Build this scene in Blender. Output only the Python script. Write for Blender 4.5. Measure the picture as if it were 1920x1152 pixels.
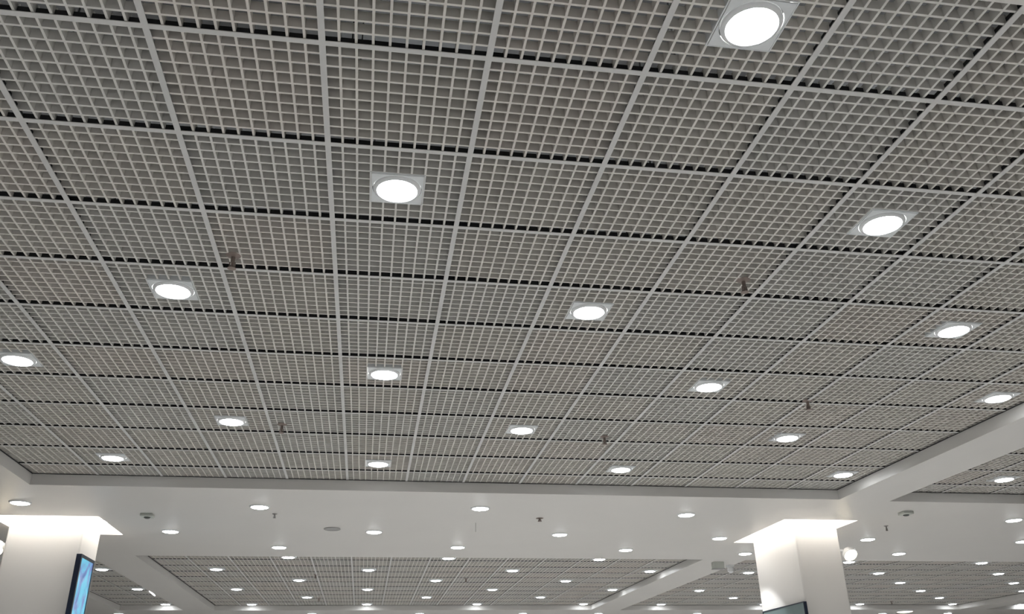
import bpy, bmesh, math, random
from mathutils import Matrix, Vector
random.seed(7)

# ------------------------------------------------------------------ clear, camera, world, exposure
for o in list(bpy.data.objects):
    bpy.data.objects.remove(o)
scene = bpy.context.scene
COL = scene.collection

CAM_Z = 1.6
yaw, pitch, roll = 0.16708, 0.44158, -0.0202
cy, sy, cp, sp = math.cos(yaw), math.sin(yaw), math.cos(pitch), math.sin(pitch)
fwd = Vector((sy * cp, cy * cp, sp))
rgt = Vector((cy, -sy, 0))
upv = rgt.cross(fwd)
r2 = rgt * math.cos(roll) + upv * math.sin(roll)
u2 = -rgt * math.sin(roll) + upv * math.cos(roll)
cam_data = bpy.data.cameras.new('camera')
cam_data.sensor_width = 36.0
cam_data.lens = 1599.46 / 1920 * 36.0
cam_data.clip_start = 0.05
cam_data.clip_end = 200
cam = bpy.data.objects.new('camera', cam_data)
COL.objects.link(cam)
M3 = Matrix((r2, u2, -fwd)).transposed()
cam.matrix_world = Matrix.Translation((0, 0, CAM_Z)) @ M3.to_4x4()
scene.camera = cam

world = bpy.data.worlds.new('world')
scene.world = world
world.use_nodes = True
world.node_tree.nodes['Background'].inputs[0].default_value = (0.75, 0.8, 0.9, 1)
world.node_tree.nodes['Background'].inputs[1].default_value = 0.05

LAMP = 36.0           # radiance of the downlight diffusers
SPOT_W = 72.0        # beam of each downlight
COVE = 24.0            # radiance of the strips in the pillar coves
scene.view_settings.view_transform = 'Standard'
scene.view_settings.look = 'None'
scene.view_settings.gamma = 1
scene.view_settings.use_curve_mapping = False
scene.view_settings.exposure = 0.03

# ------------------------------------------------------------------ measured layout (module = 0.6 m)
MOD = 0.6
U0, V0 = 0.436, -3.02923
GZ = CAM_Z + MOD * 3.60533          # underside of the open-cell grid
SZ = GZ - MOD * 0.18                # underside of the plaster soffit
def wx(u): return (u - U0) * MOD
def wy(v): return (v - V0) * MOD

ROWOFF = {0: 0.0, 1: -.002, 2: .008, 3: .029, 4: .007, 5: -.010, 6: -.010, 7: -.026, 8: .004, 9: 0.01, 10: 0.03, 11: 0.03, 12: 0}
COLOFF = {-5: 0.0, -4: -.0085, -3: -.0086, -2: .0054, -1: .0044, 0: .004, 1: .0028, 2: -.0116, 3: -.018, 4: -.0028, 5: .018, 6: .024, 7: -.0097, 8: 0, 9: 0}
def lerp_table(t, x):
    k = math.floor(x); f = x - k
    return t.get(k, 0) * (1 - f) + t.get(k + 1, 0) * f

# ------------------------------------------------------------------ materials
def new_mat(name):
    m = bpy.data.materials.new(name); m.use_nodes = True
    return m, m.node_tree.nodes, m.node_tree.links, m.node_tree.nodes['Principled BSDF']

def paint(name, col, rough=0.6, spec=0.3, var=0.04, scale=6.0, bump=0.0, bscale=60.0, metal=0.0):
    m, n, l, b = new_mat(name)
    b.inputs['Roughness'].default_value = rough
    b.inputs['Specular IOR Level'].default_value = spec
    b.inputs['Metallic'].default_value = metal
    tc = n.new('ShaderNodeTexCoord')
    no = n.new('ShaderNodeTexNoise'); no.inputs['Scale'].default_value = scale; no.inputs['Detail'].default_value = 3
    l.new(tc.outputs['Object'], no.inputs['Vector'])
    rp = n.new('ShaderNodeValToRGB')
    rp.color_ramp.elements[0].position = 0.3; rp.color_ramp.elements[1].position = 0.7
    rp.color_ramp.elements[0].color = tuple(c * (1 - var) for c in col) + (1,)
    rp.color_ramp.elements[1].color = tuple(min(1, c * (1 + var)) for c in col) + (1,)
    l.new(no.outputs['Fac'], rp.inputs['Fac'])
    l.new(rp.outputs['Color'], b.inputs['Base Color'])
    if bump:
        n2 = n.new('ShaderNodeTexNoise'); n2.inputs['Scale'].default_value = bscale
        l.new(tc.outputs['Object'], n2.inputs['Vector'])
        bp = n.new('ShaderNodeBump'); bp.inputs['Strength'].default_value = bump; bp.inputs['Distance'].default_value = 0.002
        l.new(n2.outputs['Fac'], bp.inputs['Height']); l.new(bp.outputs['Normal'], b.inputs['Normal'])
    return m

def glow(name, col, strength):
    m, n, l, b = new_mat(name)
    b.inputs['Base Color'].default_value = (0.8, 0.8, 0.8, 1)
    b.inputs['Emission Color'].default_value = tuple(col) + (1,)
    b.inputs['Emission Strength'].default_value = strength
    return m

M_PLASTER = paint('soffit_plaster', (0.62, 0.602, 0.578), rough=0.38, spec=0.35, var=0.015, scale=1.2)
M_RUNNER = paint('runner_painted_steel', (0.58, 0.575, 0.565), rough=0.5, var=0.02)
M_WEB = paint('runner_dark_web', (0.02, 0.02, 0.022), rough=0.7, var=0.3)
TILE_MATS = [paint('cell_panel_grey', (0.63, 0.605, 0.565), rough=0.55, var=0.03, scale=3),
             paint('cell_panel_warm_grey', (0.635, 0.60, 0.56), rough=0.55, var=0.03, scale=3),
             paint('cell_panel_cool_grey', (0.62, 0.605, 0.575), rough=0.55, var=0.03, scale=3)]
M_PLENUM = paint('dark_plenum', (0.15, 0.15, 0.15), rough=0.9, var=0.35, scale=1.0)
M_WIRE = paint('hanger_wire_metal', (0.05, 0.05, 0.05), rough=0.5)
M_PLATE = paint('light_plate_enamel', (0.66, 0.68, 0.69), rough=0.4, var=0.01)
M_RING = paint('light_trim_enamel', (0.74, 0.75, 0.76), rough=0.35, var=0.01)
M_DISC = glow('downlight_diffuser', (0.93, 0.97, 1.0), LAMP)
M_COVE = glow('cove_strip', (1.0, 0.96, 0.9), COVE)
M_WARM = glow('warm_flood_lens', (1.0, 0.86, 0.62), 14.0)
M_WHITE = paint('pillar_cladding', (0.68, 0.655, 0.625), rough=0.4, spec=0.3, var=0.01, scale=2)
M_FLOOR = paint('polished_floor', (0.60, 0.585, 0.56), rough=0.3, var=0.08, scale=0.5)
M_WALL = paint('wall_paint', (0.62, 0.60, 0.57), rough=0.6, var=0.02)
M_RUST = paint('sprinkler_brown_metal', (0.22, 0.175, 0.155), rough=0.45, metal=0.3)
M_CHROME = paint('sprinkler_grey_metal', (0.22, 0.21, 0.2), rough=0.35, metal=0.5)
M_BOX = paint('fitting_grey_plastic', (0.48, 0.50, 0.46), rough=0.5)
M_DARK = paint('fitting_dark_lens', (0.05, 0.055, 0.05), rough=0.2, spec=0.6)
M_SPEAKER = paint('speaker_mesh_grey', (0.34, 0.335, 0.33), rough=0.7)
M_BEZEL = paint('screen_bezel_black', (0.008, 0.014, 0.035), rough=0.25, spec=0.6)
M_SILVER = paint('screen_side_silver', (0.55, 0.62, 0.66), rough=0.35, metal=0.3)
M_STRIP = glow('thin_white_strip', (1, 1, 1), 1.2)

def screen_mat():
    m, n, l, b = new_mat('lit_screen_picture')
    b.inputs['Base Color'].default_value = (0.02, 0.02, 0.02, 1); b.inputs['Roughness'].default_value = 0.15
    tc = n.new('ShaderNodeTexCoord'); mp = n.new('ShaderNodeMapping')
    mp.inputs['Scale'].default_value = (1, 3.0, 2.6)
    l.new(tc.outputs['Object'], mp.inputs['Vector'])
    no = n.new('ShaderNodeTexNoise'); no.inputs['Scale'].default_value = 1.3; no.inputs['Detail'].default_value = 4
    no.inputs['Distortion'].default_value = 0.8
    l.new(mp.outputs['Vector'], no.inputs['Vector'])
    rp = n.new('ShaderNodeValToRGB'); e = rp.color_ramp.elements
    e[0].position = 0.30; e[0].color = (0.05, 0.16, 0.42, 1)
    e[1].position = 0.75; e[1].color = (0.45, 0.92, 1.0, 1)
    a = e.new(0.42); a.color = (0.20, 0.28, 0.62, 1)
    a = e.new(0.52); a.color = (0.16, 0.62, 0.85, 1)
    a = e.new(0.62); a.color = (0.22, 0.68, 0.92, 1)
    l.new(no.outputs['Fac'], rp.inputs['Fac'])
    l.new(rp.outputs['Color'], b.inputs['Emission Color'])
    b.inputs['Emission Strength'].default_value = 0.85
    return m
M_SCREEN = screen_mat()
M_DULL = paint('unlit_screen_glass', (0.15, 0.20, 0.20), rough=0.3, spec=0.5, var=0.05)

# ------------------------------------------------------------------ mesh helpers
class MB:
    def __init__(s):
        s.v = []; s.f = []; s.m = []; s.mats = []
    def mi(s, mat):
        if mat not in s.mats: s.mats.append(mat)
        return s.mats.index(mat)
    def box(s, x0, x1, y0, y1, z0, z1, mat, warp=None):
        b = len(s.v)
        pts = [(x0, y0), (x1, y0), (x1, y1), (x0, y1)]
        if warp: pts = [warp(*p) for p in pts]
        s.v += [(p[0], p[1], z0) for p in pts] + [(p[0], p[1], z1) for p in pts]
        k = s.mi(mat)
        for q in ((0, 3, 2, 1), (4, 5, 6, 7), (0, 1, 5, 4), (1, 2, 6, 5), (2, 3, 7, 6), (3, 0, 4, 7)):
            s.f.append([b + i for i in q]); s.m.append(k)
    def quad(s, pts, mat):
        b = len(s.v); s.v += pts; s.f.append([b, b + 1, b + 2, b + 3]); s.m.append(s.mi(mat))
    def lathe(s, prof, mat, seg=40, cx=0, cy=0, close=False):
        b = len(s.v); k = s.mi(mat); n = len(prof)
        for r, z in prof:
            for i in range(seg):
                a = 2 * math.pi * i / seg
                s.v.append((cx + r * math.cos(a), cy + r * math.sin(a), z))
        for j in range(n - 1):
            for i in range(seg):
                i2 = (i + 1) % seg
                s.f.append([b + j * seg + i, b + j * seg + i2, b + (j + 1) * seg + i2, b + (j + 1) * seg + i]); s.m.append(k)
        if close:
            s.f.append([b + (n - 1) * seg + i for i in range(seg)]); s.m.append(k)
            s.f.append([b + i for i in reversed(range(seg))]); s.m.append(k)
    def build(s, name, parent=None, smooth=False, loc=None, offset=None):
        me = bpy.data.meshes.new(name)
        vs = s.v
        if offset: vs = [(a - offset[0], b - offset[1], c - offset[2]) for a, b, c in vs]
        me.from_pydata(vs, [], s.f)
        for m in s.mats: me.materials.append(m)
        me.polygons.foreach_set('material_index', s.m)
        bm = bmesh.new(); bm.from_mesh(me); bmesh.ops.recalc_face_normals(bm, faces=bm.faces); bm.to_mesh(me); bm.free()
        if smooth:
            me.polygons.foreach_set('use_smooth', [True] * len(me.polygons))
        o = bpy.data.objects.new(name, me); COL.objects.link(o)
        if smooth:
            md = o.modifiers.new('edges', 'EDGE_SPLIT'); md.split_angle = math.radians(40)
        if parent: o.parent = parent
        if loc: o.location = loc
        elif offset: o.location = offset
        return o

def tag(o, label=None, cat=None, group=None, kind=None):
    if label: o['label'] = label
    if cat: o['category'] = cat
    if group: o['group'] = group
    if kind: o['kind'] = kind
    return o
def empty(name, loc, rz=0):
    o = bpy.data.objects.new(name, None); COL.objects.link(o)
    o.location = loc; o.rotation_euler = (0, 0, rz); o.empty_display_size = 0.05
    return o
def copy_tree(o, parent=None):
    c = o.copy(); COL.objects.link(c)
    if parent: c.parent = parent
    for ch in list(o.children): copy_tree(ch, c)
    return c

# ------------------------------------------------------------------ the plaster soffit with its openings
BAYS = {                       # u0, u1, v0, v1
    'main':       (-5.02, 9.0, -0.02, 11.66),
    'far':        (-4.96, 8.95, 18.60, 30.60),
    'right':      (10.05, 24.6, -0.02, 11.72),
    'far_right':  (10.12, 24.6, 18.62, 30.75),
    'far_left':   (-8.15, -6.0, 18.60, 30.45),
    'left':       (-12.1, -6.1, -0.02, 11.66),
    'far_corner': (25.8, 31.0, 18.62, 30.75),
}
COVE_L = (-6.55, -4.61, 14.12, 15.97)
COVE_R = (8.78, 10.40, 13.48, 16.16)
COVE_TOP = SZ + 0.16
RU0, RU1, RV0, RV1 = -15.0, 33.0, -20.0, 39.0
holes = list(BAYS.values()) + [COVE_L, COVE_R]
us = sorted({RU0, RU1} | {h[0] for h in holes} | {h[1] for h in holes})
vs_ = sorted({RV0, RV1} | {h[2] for h in holes} | {h[3] for h in holes})
def is_open(i, j):
    if i < 0 or j < 0 or i >= len(us) - 1 or j >= len(vs_) - 1: return None
    cu, cv = (us[i] + us[i + 1]) / 2, (vs_[j] + vs_[j + 1]) / 2
    for h in holes:
        if h[0] < cu < h[1] and h[2] < cv < h[3]: return True
    return False
sof = MB(); ST = SZ + 0.40
for i in range(len(us) - 1):
    for j in range(len(vs_) - 1):
        if is_open(i, j): continue
        x0, x1, y0, y1 = wx(us[i]), wx(us[i + 1]), wy(vs_[j]), wy(vs_[j + 1])
        sof.quad([(x0, y0, SZ), (x0, y1, SZ), (x1, y1, SZ), (x1, y0, SZ)], M_PLASTER)
        sof.quad([(x0, y0, ST), (x1, y0, ST), (x1, y1, ST), (x0, y1, ST)], M_PLASTER)
        for di, dj, a, b in ((-1, 0, (x0, y0), (x0, y1)), (1, 0, (x1, y0), (x1, y1)), (0, -1, (x0, y0), (x1, y0)), (0, 1, (x0, y1), (x1, y1))):
            if is_open(i + di, j + dj) is not False:
                sof.quad([(a[0], a[1], SZ), (b[0], b[1], SZ), (b[0], b[1], ST), (a[0], a[1], ST)], M_PLASTER)
for h in (COVE_L, COVE_R):     # plaster lids of the coves
    sof.box(wx(h[0]), wx(h[1]), wy(h[2]), wy(h[3]), COVE_TOP, COVE_TOP + 0.05, M_PLASTER)
soffit = sof.build('ceiling')
tag(soffit, 'smooth off-white plaster soffit with beams framing the recessed bays', 'ceiling', kind='structure')

# concrete slab hidden above the open cells, floor and walls
sl = MB(); sl.box(wx(RU0), wx(RU1), wy(RV0), wy(RV1), ST + 0.45, ST + 0.65, M_PLENUM)
tag(sl.build('ceiling'), 'dark slab above the open-cell panels', 'ceiling', kind='structure')
fl = MB(); fl.box(wx(RU0), wx(RU1), wy(RV0), wy(RV1), -0.1, 0.0, M_FLOOR)
tag(fl.build('floor'), 'pale polished floor below the hall', 'floor', kind='structure')
for nm, a in (('wall_left', (RU0 - .3, RU0, RV0, RV1)), ('wall_right', (RU1, RU1 + .3, RV0, RV1)),
              ('wall_back', (RU0 - .3, RU1 + .3, RV1, RV1 + .3)), ('wall_front', (RU0 - .3, RU1 + .3, RV0 - .3, RV0))):
    w = MB(); w.box(wx(a[0]), wx(a[1]), wy(a[2]), wy(a[3]), -0.1, ST + 0.65, M_WALL)
    tag(w.build(nm), 'plain off-white wall', 'wall', kind='structure')

# ------------------------------------------------------------------ open-cell bays
BW = 0.0095 / MOD          # blade width in modules
BH = 0.042                 # blade height, metres
TW = 0.024 / MOD           # runner face width in modules
def proj(x, y, z):
    d = Vector((x, y, z - CAM_Z)); w = d.dot(fwd)
    if w <= 0.05: return None
    return 960 + 1599.46 * d.dot(r2) / w, 576 - 1599.46 * d.dot(u2) / w

def tile_geo(mb, u0, u1, v0, v1, ub, vb, hole, warp, mat, edges):
    """blades of one panel; ub / vb = blade positions; the panel is clipped to u0..u1, v0..v1"""
    z0 = GZ + 0.003; z1 = z0 + BH
    dz = random.uniform(-0.0012, 0.0015)
    ju, jv = random.uniform(-.004, .004), random.uniform(-.004, .004)
    def segs(a, b, p, h0, h1, q0, q1):
        if hole and h0 + 0.02 < p < h1 - 0.02: return [(a, q0), (q1, b)]
        return [(a, b)]
    for u in ub:
        u = u + ju
        if not (u0 + BW < u < u1 - BW): continue
        for a, b in segs(v0, v1, u, *(hole[0], hole[1], hole[2], hole[3]) if hole else (0, 0, 0, 0)):
            mb.box(u - BW / 2, u + BW / 2, a, b, z0 + dz, z1 + dz, mat, warp)
    for v in vb:
        v = v + jv
        if not (v0 + BW < v < v1 - BW): continue
        for a, b in segs(u0, u1, v, *(hole[2], hole[3], hole[0], hole[1]) if hole else (0, 0, 0, 0)):
            mb.box(a, b, v - BW / 2, v + BW / 2, z0 + dz + 0.0006, z1 + dz - 0.0006, mat, warp)

def make_bay(key, ulines, vlines, lights, label, individual=0, warped=False):
    u0, u1, v0, v1 = BAYS[key]
    du = ulines[1] - ulines[0] if len(ulines) > 1 else 1.0
    dv = vlines[1] - vlines[0]
    def warp(u, v):
        if warped:
            return wx(u + lerp_table(COLOFF, u)), wy(v + lerp_table(ROWOFF, v))
        return wx(u), wy(v)
    root = empty('ceiling', (wx((u0 + u1) / 2), wy((v0 + v1) / 2), GZ))
    tag(root, label, 'ceiling', kind='structure')
    RL = root.location
    def put(mb, name):
        o = mb.build(name, offset=(RL.x, RL.y, RL.z)); o.location = (0, 0, 0); o.parent = root
        return o
    # runners: a pale face with a dark web standing on it
    for u in ulines:
        if u0 + .05 < u < u1 - .05:
            mb = MB(); cuts = [v0] + [v for v in vlines if v0 < v < v1] + [v1]
            for a, b in zip(cuts, cuts[1:]):
                mb.box(u - TW / 2, u + TW / 2, a, b, GZ - 0.002, GZ + 0.002, M_RUNNER, warp)
                mb.box(u - .004, u + .004, a, b, GZ + 0.002, GZ + 0.030, M_WEB, warp)
            put(mb, 'main_runner')
    for v in vlines:
        if v0 + .05 < v < v1 - .05:
            mb = MB(); cuts = [u0] + [u for u in ulines if u0 < u < u1] + [u1]
            for a, b in zip(cuts, cuts[1:]):
                mb.box(a, b, v - TW / 2, v + TW / 2, GZ - 0.0015, GZ + 0.0015, M_RUNNER, warp)
                mb.box(a, b, v - .004, v + .004, GZ + 0.0015, GZ + 0.031, M_WEB, warp)
            put(mb, 'cross_runner')
    # wall angle round the edge
    mb = MB(); e = 0.016 / MOD
    for a in ((u0, u1, v0, v0 + e), (u0, u1, v1 - e, v1), (u0, u0 + e, v0, v1), (u1 - e, u1, v0, v1)):
        mb.box(wx(a[0]), wx(a[1]), wy(a[2]), wy(a[3]), GZ - 0.0025, GZ - 0.0005, M_WEB)
    put(mb, 'edge_angle')
    # hanger wires
    mb = MB()
    for u in ulines[::2]:
        for v in vlines:
            if u0 < u < u1 and v0 < v < v1 and v < 6:
                x, y = warp(u + random.uniform(.15, .5), v + 0.02)
                mb.box(x - .003, x + .003, y - .003, y + .003, GZ + .03, ST + .45, M_WIRE)
    if mb.v: put(mb, 'hanger_wire')['kind'] = 'stuff'
    # panels
    UL = [u0] + [u for u in ulines if u0 + .02 < u < u1 - .02] + [u1]
    VL = [v0] + [v for v in vlines if v0 + .02 < v < v1 - .02] + [v1]
    panels = []
    for i in range(len(UL) - 1):
        for j in range(len(VL) - 1):
            a, b, c, d = UL[i], UL[i + 1], VL[j], VL[j + 1]
            fu = math.floor((a + 1e-4 - ulines[0]) / du + 1e-6) if a > ulines[0] - du else -1
            bu = ulines[0] + du * round((((a + b) / 2) - du / 2 - ulines[0]) / du) if (b - a) > .9 * du else (b - du if a == u0 else a)
            bv = vlines[0] + dv * round((((c + d) / 2) - dv / 2 - vlines[0]) / dv) if (d - c) > .9 * dv else (d - dv if c == v0 else c)
            ub = [bu + du * k / 10 for k in range(1, 10)]
            vb = [bv + dv * k / 10 for k in range(1, 10)]
            hole = None
            for lu, lv in lights:
                if a < lu < b and c < lv < d:
                    cu, cv = bu + du / 2, bv + dv / 2
                    hole = (cu - .2 * du, cu + .2 * du, cv - .2 * dv, cv + .2 * dv)
            ctr = warp((a + b) / 2, (c + d) / 2); p = proj(ctr[0], ctr[1], GZ)
            vis = p is not None and -150 < p[0] < 2070 and -120 < p[1] < 1200
            panels.append((0 if vis else 1, math.hypot(ctr[0], ctr[1]), (a, b, c, d, ub, vb, hole)))
    panels.sort(key=lambda t: t[:2])
    rest = MB()
    for k, (_, _, (a, b, c, d, ub, vb, hole)) in enumerate(panels):
        mat = random.choices(TILE_MATS, (5, 2, 3))[0]
        g = MB() if k < individual else rest
        if g is rest: mat = TILE_MATS[0] if len(rest.mats) == 0 else mat
        m = TW / 2 - 0.006
        tile_geo(g, a + .003, b - .003, c + .003, d - .003, ub, vb, hole, warp, mat, None)
        if g is not rest: put(g, 'open_cell_panel')
    if rest.v:
        o = put(rest, 'open_cell_panel')
        o['kind'] = 'stuff'
    return root, warp

# ------------------------------------------------------------------ downlights
def ring_profile(ro, ri):
    return [(ri, 0.004), (ri, -0.011), (ri + .003, -0.014), (ro - .004, -0.008), (ro, -0.003), (ro, 0.004)]
BEAM = bpy.data.lights.new('lamp_beam', 'SPOT')
BEAM.energy = SPOT_W; BEAM.color = (0.95, 0.975, 1.0); BEAM.spot_size = math.radians(86); BEAM.spot_blend = 0.25; BEAM.shadow_soft_size = 0.03
def make_downlight(square):
    root = empty('downlight', (0, 0, 0))
    if square:
        p = MB(); h = 0.116
        # square plate with a round opening
        seg = 48; R = 0.1125; b = 0
        for z in (-0.003, 0.002):
            for i in range(seg):
                a = 2 * math.pi * i / seg; p.v.append((R * math.cos(a), R * math.sin(a), z))
            for i in range(seg):
                a = 2 * math.pi * i / seg; k = h / max(abs(math.cos(a)), abs(math.sin(a)))
                p.v.append((k * math.cos(a), k * math.sin(a), z))
        k = p.mi(M_PLATE)
        for i in range(seg):
            j = (i + 1) % seg
            p.f += [[i, j, seg + j, seg + i], [2 * seg + i, 3 * seg + i, 3 * seg + j, 2 * seg + j],
                    [seg + i, seg + j, 3 * seg + j, 3 * seg + i], [i, 2 * seg + i, 2 * seg + j, j]]
            p.m += [k] * 4
        p.build('square_plate', root)
        fr = MB()
        for a in ((-.1235, .1235, -.1235, -.1195), (-.1235, .1235, .1195, .1235), (-.1235, -.1195, -.1195, .1195), (.1195, .1235, -.1195, .1195)):
            fr.box(*a, -0.001, 0.05, M_PLATE)
        fr.build('plate_rim', root)
    r = MB(); r.lathe(ring_profile(0.109, 0.0895), M_RING, 48); r.build('trim_ring', root, smooth=True)
    d = MB()
    prof = [(0.0001, -0.022), (0.03, -0.0215), (0.06, -0.019), (0.078, -0.017), (0.0895, -0.012), (0.0895, 0.003)]
    d.lathe(prof, M_DISC, 48); d.build('diffuser', root, smooth=True)
    L = bpy.data.objects.new('lamp_beam', BEAM); COL.objects.link(L); L.parent = root; L.location = (0, 0, -0.04)
    return root
SQ = make_downlight(True); RD = make_downlight(False)
protos_used = {True: False, False: False}
def downlight(x, y, square, label, group):
    base = SQ if square else RD
    if not protos_used[square]:
        o = base; protos_used[square] = True
    else:
        o = copy_tree(base)
    o.location = (x, y, GZ if square else SZ)
    return tag(o, label, 'ceiling light', group)

NUM = ['first', 'second', 'third', 'fourth', 'fifth', 'sixth', 'seventh', 'eighth', 'ninth', 'tenth']
def row_names(n):
    if n == 1: return ['only one']
    if n == 2: return ['left one', 'right one']
    if n == 3: return ['leftmost', 'middle one', 'rightmost']
    return ['leftmost'] + [NUM[k] + ' from the left' for k in range(1, n - 1)] + ['rightmost']

def place_rows(rows, square, what, where, warp, group):
    """rows = [(v, [u...])] nearest first"""
    data = []
    for v, ul in rows:
        vis, hid = [], []
        for u in ul:
            x, y = warp(u, v); p = proj(x, y, GZ if square else SZ)
            (vis if p and -30 < p[0] < 1950 and -40 < p[1] < 1165 else hid).append((x, y))
        data.append((vis, hid))
    seen = [d for d in data if d[0]]
    k = 0
    for vis, hid in data:
        if vis:
            rn = ('top' if k == 0 else NUM[k]) if len(seen) > 1 else 'single'
            names = row_names(len(vis))
            rowtxt = f'{rn} row down' if rn not in ('top', 'single') else (f'top row' if rn == 'top' else 'single row')
            for (x, y), nm in zip(vis, names):
                downlight(x, y, square, f'{what}, {where}, {rowtxt}, {nm}', group)
            k += 1
        for x, y in hid:
            downlight(x, y, square, f'{what} out of view, {where}', group + ' out of view')

# main bay
mu = list(range(-4, 9)); mv = list(range(1, 12))
main_rows = [(0.5, [-1.5, 2.5, 6.5]), (2.5, [-3.5, .5, 4.5, 8.5]), (4.5, [-1.5, 2.5, 6.5]), (6.5, [-3.5, .5, 4.5, 8.5]),
             (8.5, [-1.5, 2.5, 6.5]), (10.5, [-3.5, .5, 4.5, 8.5])]
_, wmain = make_bay('main', mu, mv, [(u, v) for v, ul in main_rows for u in ul],
                    'large recessed bay of grey open-cell panels nearest the viewer', individual=99, warped=True)
place_rows(main_rows, True, 'round downlight on a square plate', 'large near bay', wmain, 'downlights in the main bay')

# far bay
fv = [19.225 + 1.045 * k for k in range(0, 11)]; fu = [-4.06 + 1.013 * k for k in range(0, 13)]
far_rows = []
for k in range(6):
    v = 19.75 + 2.09 * k
    far_rows.append((v, [-1.58, 2.47, 6.5] if k % 2 == 0 else [-3.63, .44, 4.49, 8.56]))
_, wf = make_bay('far', fu, fv, [(u, v) for v, ul in far_rows for u in ul], 'distant recessed bay of open-cell panels beyond the cross beam')
place_rows(far_rows, True, 'small distant lit downlight', 'far middle bay', wf, 'downlights in the far middle bay')

# right bays
ru = [11.17 + 1.03 * k for k in range(0, 13)]; rv = [0.81 + 1.03 * k for k in range(0, 11)]
right_rows = [(rv[9] + .515, [11.66, 15.8, 19.9]), (rv[7] + .515, [13.75, 17.9]), (rv[5] + .515, [11.66, 15.8]), (rv[3] + .515, [13.75]), (rv[1] + .515, [11.66, 15.8])]
right_rows.reverse()
_, wr = make_bay('right', ru, rv, [(u, v) for v, ul in right_rows for u in ul], 'corner of a neighbouring open-cell bay right of the beam')
place_rows(right_rows, True, 'oval-looking lit downlight', 'near right bay', wr, 'downlights in the right bay')
frv = [19.40 + 1.045 * k for k in range(0, 11)]
fr_rows = []
for k in range(6):
    v = 19.92 + 2.09 * k
    fr_rows.append((v, [13.77, 17.9, 22.1] if k % 2 == 0 else [11.68, 15.9, 19.98, 24.07]))
_, wfr = make_bay('far_right', ru, frv, [(u, v) for v, ul in fr_rows for u in ul], 'distant open-cell bay behind the right pillar')
place_rows(fr_rows, True, 'small distant lit downlight', 'far bay behind right pillar', wfr, 'downlights in the far right bay')
flu = [-7.08, -6.08]
fl_rows = [(21.95, [-6.58]), (26.0, [-6.58]), (30.13, [-6.56])]
_, wfl = make_bay('far_left', [-8.08 + 1.0 * k for k in range(0, 3)], fv, [(u, v) for v, ul in fl_rows for u in ul], 'narrow distant open-cell bay beside the left pillar')
place_rows(fl_rows, True, 'small distant lit downlight', 'far bay beside left pillar', wfl, 'downlights in the far left bay')
fc_rows = [(22.0, [28.2]), (26.3, [28.2]), (30.6, [27.4])]
_, wfc = make_bay('far_corner', [25.95 + 1.03 * k for k in range(0, 5)], frv, [(u, v) for v, ul in fc_rows for u in ul], 'farthest open-cell bay at the right edge')
place_rows(fc_rows, True, 'tiny lit downlight', 'farthest bay at bottom right', wfc, 'downlights in the farthest right bay')
l_rows = [(v, [-9.5]) for v in (2.5, 6.5, 10.5)]
_, wl = make_bay('left', [-12 + k for k in range(1, 6)], mv, [(u, v) for v, ul in l_rows for u in ul], 'neighbouring open-cell bay left of the beam')
place_rows(l_rows, True, 'round lit downlight', 'near left bay', wl, 'downlights in the left bay')

# lights set straight into the plaster
plain = lambda u, v: (wx(u), wy(v))
sof_rows = [(-3.4, [-5.6, -1.57, 2.44, 6.56, 13.5]), (-8.0, [-9, -5, -1, 3, 7, 11, 15]), (-12.0, [-9, -5, -1, 3, 7, 11, 15]), (-16.0, [-9, -5, -1, 3, 7, 11, 15])]
for v, ul in sof_rows:
    for u in ul:
        downlight(wx(u), wy(v), False, 'round downlight in the plaster soffit behind the viewer, out of view', 'soffit downlights behind the viewer')
near = [((-5.6, 12.98), 'leftmost, above the left pillar'), ((-1.57, 13.02), 'second from the left'), ((2.44, 12.86), 'third from the left'),
        ((6.56, 13.15), 'just left of the right pillar'), ((13.76, 13.18), 'near the right picture edge')]
for (u, v), t in near:
    downlight(wx(u), wy(v), False, 'downlight in white cross beam, top row, ' + t, 'downlights in the cross beam')
mid = [((-3.58, 15.48), 'right of the left pillar'), ((.51, 15.29), 'beside the round grey speaker'), ((4.48, 15.35), 'below the dark sprinkler'),
       ((8.21, 15.58), 'left of the right pillar cove'), ((11.78, 15.51), 'right of the right pillar'), ((15.81, 15.56), 'cut by the picture edge')]
for (u, v), t in mid:
    downlight(wx(u), wy(v), False, 'downlight in white cross beam, middle row, ' + t, 'downlights in the cross beam')
low = [((-1.58, 17.25), 'leftmost'), ((2.44, 17.04), 'second from the left'), ((6.49, 17.21), 'third from the left'), ((9.67, 17.59), 'against the left edge of the right pillar'), ((13.72, 17.41), 'rightmost, beyond the right pillar')]
for (u, v), t in low:
    downlight(wx(u), wy(v), False, 'downlight in white cross beam, bottom row, ' + t, 'downlights in the cross beam')
for (u, v), t in (((-8.43, 31.55), 'leftmost, beside the lit screen'), ((-1.58, 31.7), 'second from the left'), ((2.47, 31.8), 'third from the left'), ((6.51, 31.9), 'fourth from the left'),
                  ((9.59, 32.0), 'fifth from the left'), ((13.76, 32.1), 'sixth, just left of the right pillar'), ((22.1, 32.35), 'seventh, right of the right pillar'), ((25.05, 32.2), 'eighth, rightmost')):
    downlight(wx(u), wy(v), False, 'lit downlight on the bottom picture edge, ' + t, 'downlights on the bottom edge')
for u, v in ((-1.5, 35.5), (6.5, 35.5), (14, 35.5), (22, 35.5)):
    downlight(wx(u), wy(v), False, 'round downlight in the farthest soffit, out of view', 'farthest soffit downlights')

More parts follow.
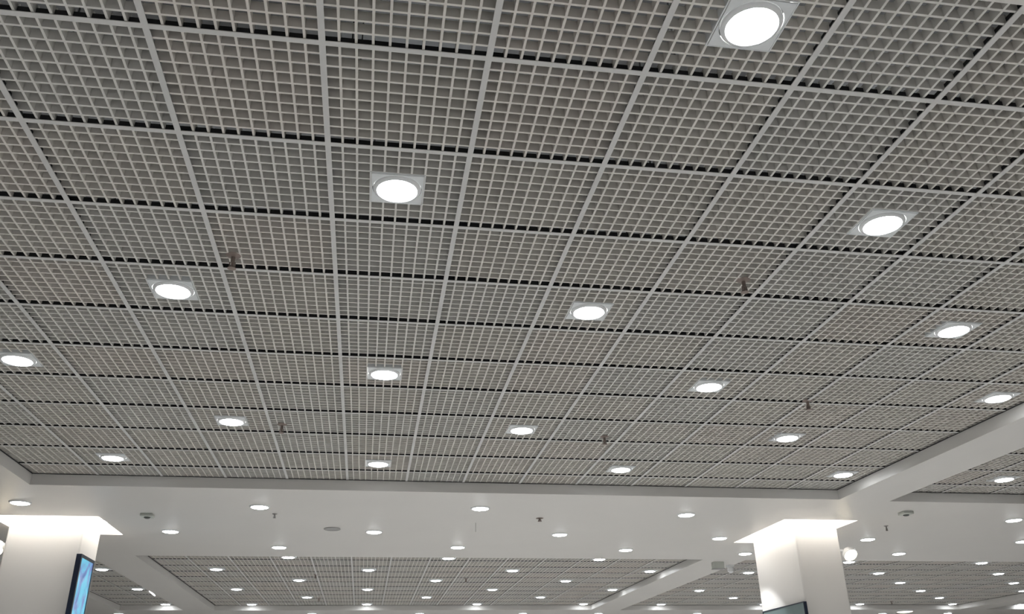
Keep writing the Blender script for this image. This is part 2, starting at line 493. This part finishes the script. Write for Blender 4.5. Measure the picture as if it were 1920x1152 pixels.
# ------------------------------------------------------------------ pillars with lit coves
def pillar(name, u0, u1, v0, v1, label):
    mb = MB(); mb.box(wx(u0), wx(u1), wy(v0), wy(v1), 0.0, COVE_TOP, M_WHITE)
    o = mb.build(name)
    bv = o.modifiers.new('bevel', 'BEVEL'); bv.width = 0.022; bv.segments = 4; bv.limit_method = 'ANGLE'
    return tag(o, label, 'pillar', kind='structure')
PL = (-6.26, -4.93, 14.45, 15.55)
PR = (9.12, 10.08, 13.80, 15.86)
pillar('pillar', *PL, 'white square pillar at the left edge with a lit cove at its head')
pillar('pillar', *PR, 'white square pillar at the lower right with a lit cove at its head')
def cove_light(c, label):
    root = empty('cove_light', (wx((c[0] + c[1]) / 2), wy((c[2] + c[3]) / 2), COVE_TOP))
    hx, hy = (c[1] - c[0]) * MOD / 2 - .002, (c[3] - c[2]) * MOD / 2 - .002
    w = 0.05
    for a in ((-hx, hx, -hy, -hy + w), (-hx, hx, hy - w, hy), (-hx, -hx + w, -hy + w, hy - w), (hx - w, hx, -hy + w, hy - w)):
        m = MB(); m.box(*a, -0.03, -0.001, M_COVE); m.build('light_strip', root)
    return tag(root, label, 'cove light', 'strip lights round the pillar heads')
cove_light(COVE_L, 'glowing white strip light round the head of the left pillar')
cove_light(COVE_R, 'glowing white strip light round the head of the right pillar')

# ------------------------------------------------------------------ screens on the pillars
def screen(sign, x, y0, y1, z0, z1, lit, label):
    """hung on a pillar face that looks along +x (sign 1) or -x (sign -1)"""
    yc, zc = (y0 + y1) / 2, (z0 + z1) / 2
    root = empty('display_screen', (x, yc, zc))
    hy, hz = (y1 - y0) / 2, (z1 - z0) / 2; t = 0.055 if lit else 0.04; b = 0.035 if lit else 0.012
    def X(a, c): return (min(sign * a, sign * c), max(sign * a, sign * c))
    back = MB(); back.box(*X(0, t - .012), -hy, hy, -hz, hz, M_BEZEL)
    o = back.build('housing', root)
    bz = MB()
    for a in ((-hy, hy, hz - b, hz), (-hy, hy, -hz, -hz + b), (-hy, -hy + b, -hz + b, hz - b), (hy - b, hy, -hz + b, hz - b)):
        bz.box(*X(t - .012, t), *a, M_BEZEL)
    bz.build('bezel', root)
    sc = MB(); sc.box(*X(t - .012, t - .006), -hy + b, hy - b, -hz + b, hz - b, M_SCREEN if lit else M_DULL)
    sc.build('screen_panel', root)
    mt = MB(); mt.box(*X(-0.028, 0), -.12, .12, -.15, .15, M_BEZEL); mt.build('wall_bracket', root)
    return tag(root, label, 'screen')
xL = wx(PL[1]); xR = wx(PR[0])
screen(1, xL + .03, wy(14.16), wy(15.02), 2.0, 3.25, True, 'tall lit blue screen in a black frame on the left pillar')
screen(-1, xR - .03, wy(13.66), wy(15.60), 1.62, 2.71, False, 'dark grey-green screen with its top edge showing on the right pillar')

# ------------------------------------------------------------------ warm floodlights
def floodlight(x, y, z, face, label, r=0.09):
    root = empty('floodlight', (x, y, z))
    h = MB(); h.lathe([(0.02, 0.05), (r * .7, 0.045), (r, 0.0), (r, -0.05), (r - .006, -0.05)], M_RING, 32, close=False)
    ho = h.build('lamp_housing', root, smooth=True)
    g = MB(); g.lathe([(0.0001, -0.052), (r * .6, -0.05), (r - .006, -0.042)], M_WARM, 32)
    lo = g.build('lamp_lens', root, smooth=True)
    for o in (ho, lo):
        o.rotation_euler = (math.radians(-45), 0, 0)
    if face:
        b = MB(); b.box(min(0, face), max(0, face), -.012, .012, 0.02, 0.044, M_RING); b.build('bracket_arm', root)
    return tag(root, label, 'floodlight')
floodlight(wx(10.72), wy(14.6), 3.37, wx(PR[1]) - wx(10.72), 'warm white floodlight glaring beside the right pillar')
floodlight(wx(-6.60), wy(15.0), 3.40, wx(PL[0]) - wx(-6.60), 'warm white floodlight cut by the left edge of the picture')

# warm lamp reflection on the far fascia, imitated by an added glowing dome
def warm_reflection():
    root = empty('fascia_reflection', (wx(22.35), wy(31.1), SZ))
    b = MB(); b.lathe([(0.20, 0.0), (0.20, -0.03), (0.185, -0.035)], M_RING, 36); b.build('reflection_base', root, smooth=True)
    g = MB(); g.lathe([(0.0001, -0.06), (0.10, -0.055), (0.17, -0.04), (0.186, -0.03)], glow('warm_reflection_glow', (1, .9, .7), 3.0), 36); g.build('reflection_dome', root, smooth=True)
    tag(root, 'broad warm reflection low in the picture beyond the right pillar, as added glowing dome', 'ceiling light')
warm_reflection()

# ------------------------------------------------------------------ sprinklers, detectors, speaker, boxes
def sprinkler(u, v, z, drop, label, mat, group, s=1.0):
    root = empty('sprinkler_head', (wx(u), wy(v), z))
    e = MB(); e.lathe([(0.008 * s, 0.004), (0.040 * s, 0.0), (0.036 * s, -0.004), (0.008 * s, -0.012)], mat, 24, close=True); e.build('escutcheon', root, smooth=True)
    p = MB(); p.lathe([(0.011 * s, 0.05 if z > SZ + .02 else 0.0), (0.011 * s, -drop * .55), (0.007 * s, -drop * .6), (0.007 * s, -drop)], mat, 16, close=True)
    p.build('pipe', root, smooth=True)
    f = MB()
    for sg in (-1, 1):
        f.box(sg * .013 * s - .003 * s, sg * .013 * s + .003 * s, -.003 * s, .003 * s, -drop, -drop * .55, mat)
    f.build('frame_arms', root)
    d = MB(); d.lathe([(0.004 * s, -drop + .004), (0.022 * s, -drop), (0.022 * s, -drop - .003), (0.004 * s, -drop - .004)], mat, 20, close=True); d.build('deflector', root, smooth=True)
    return tag(root, label, 'sprinkler', group)
G1 = 'sprinkler heads in the ceiling'
sprinkler(-.86, 3.76, GZ + .004, .075, 'brown sprinkler head left of the centre, just above a dark panel joint', M_RUST, G1)
sprinkler(3.77, 3.66, GZ + .004, .075, 'brown sprinkler head in the right half of the large bay', M_RUST, G1)
sprinkler(3.76, 8.75, GZ + .004, .070, 'small sprinkler head above the lit downlight at lower centre', M_RUST, G1)
sprinkler(-.84, 8.62, GZ + .004, .070, 'small sprinkler head right of a downlight in the lower left of the large bay', M_RUST, G1)
sprinkler(6.03, 6.90, GZ + .004, .070, 'tiny sprinkler head in the right part of the large bay', M_RUST, G1)
sprinkler(-1.36, 13.66, SZ, .045, 'small grey sprinkler head on the cross beam beside the second downlight', M_CHROME, G1, 0.75)
sprinkler(3.73, 13.72, SZ, .035, 'dark sprinkler head on the cross beam right of the centre', M_RUST, G1, 1.15)
sprinkler(11.34, 14.0, SZ, .06, 'small sprinkler head on the soffit right of the right pillar', M_CHROME, G1, 0.75)
for u, v, t in ((-1.05, 22.9, 'far middle bay, upper left part'), (3.35, 23.6, 'far middle bay, right of the centre'),
                (-1.2, 28.5, 'far middle bay, lower left part'), (20.9, 29.6, 'far right bay near its lower edge')):
    sprinkler(u, v, GZ + .004, .06, 'tiny distant sprinkler head, ' + t, M_RUST, G1)

def beacon(u, v, label):
    root = empty('ceiling_detector', (wx(u), wy(v), SZ))
    b = MB(); b.box(-.066, .066, -.066, .066, -.034, 0, M_BOX); o = b.build('base_box', root)
    bv = o.modifiers.new('bevel', 'BEVEL'); bv.width = 0.008; bv.segments = 2
    d = MB(); d.lathe([(0.036, -.034), (0.034, -.042), (0.022, -.049), (0.0001, -.051)], M_DARK, 24); d.build('dark_lens', root, smooth=True)
    return tag(root, label, 'detector', 'ceiling detectors')
beacon(-3.68, 13.85, 'small square detector with a dark lens right of the left pillar')
beacon(10.94, 12.62, 'small square detector with a dark lens above and right of the right pillar')

sp = empty('ceiling_speaker', (wx(-.34), wy(15.05), SZ)); tag(sp, 'flat round grey loudspeaker in the cross beam', 'loudspeaker')
m = MB(); m.lathe([(0.100, -.001), (0.104, -.006), (0.098, -.009), (0.096, -.004)], M_SPEAKER, 40); m.build('speaker_rim', sp, smooth=True)
m = MB(); m.lathe([(0.0001, -.007), (0.06, -.0065), (0.0955, -.004)], M_SPEAKER, 40); m.build('speaker_grille', sp, smooth=True)

jb = empty('junction_box', (wx(9.50), wy(19.0), SZ)); tag(jb, 'grey rectangular box fixed to the beam left of the right pillar', 'junction box')
m = MB(); m.box(-.085, .085, -.05, .05, -.10, 0, M_BOX); m.build('box_body', jb)
m = MB(); m.box(-.09, .09, -.055, .055, -.112, -.10, M_SPEAKER); m.build('box_lid', jb)
cm = empty('beam_sensor', (wx(10.05), wy(19.5), SZ)); tag(cm, 'small white sensor hanging from the beam next to the grey box', 'sensor')
m = MB(); m.box(-.05, .05, -.05, .05, -.03, 0, M_RING); m.build('mounting_base', cm)
m = MB(); m.lathe([(0.04, -.03), (0.05, -.06), (0.045, -.10), (0.02, -.12), (0.0001, -.122)], M_RING, 24); m.build('sensor_dome', cm, smooth=True)

st = MB(); st.box(-.012, .012, -.35, .35, -.02, 0, M_STRIP)
o = st.build('hanging_strip', loc=(wx(-6.33), wy(26.9), GZ - .01)); o.rotation_euler = (0, 0, math.radians(4))
tag(o, 'short bright white strip beside a downlight right of the left pillar', 'light strip')
wr_ = MB(); wr_.lathe([(0.002, 0), (0.002, -.11)], M_CHROME, 8, close=True)
o = wr_.build('hanging_wire', loc=(wx(2.52), wy(14.25), SZ))
tag(o, 'thin dark wire hanging from the cross beam below a downlight', 'wire')
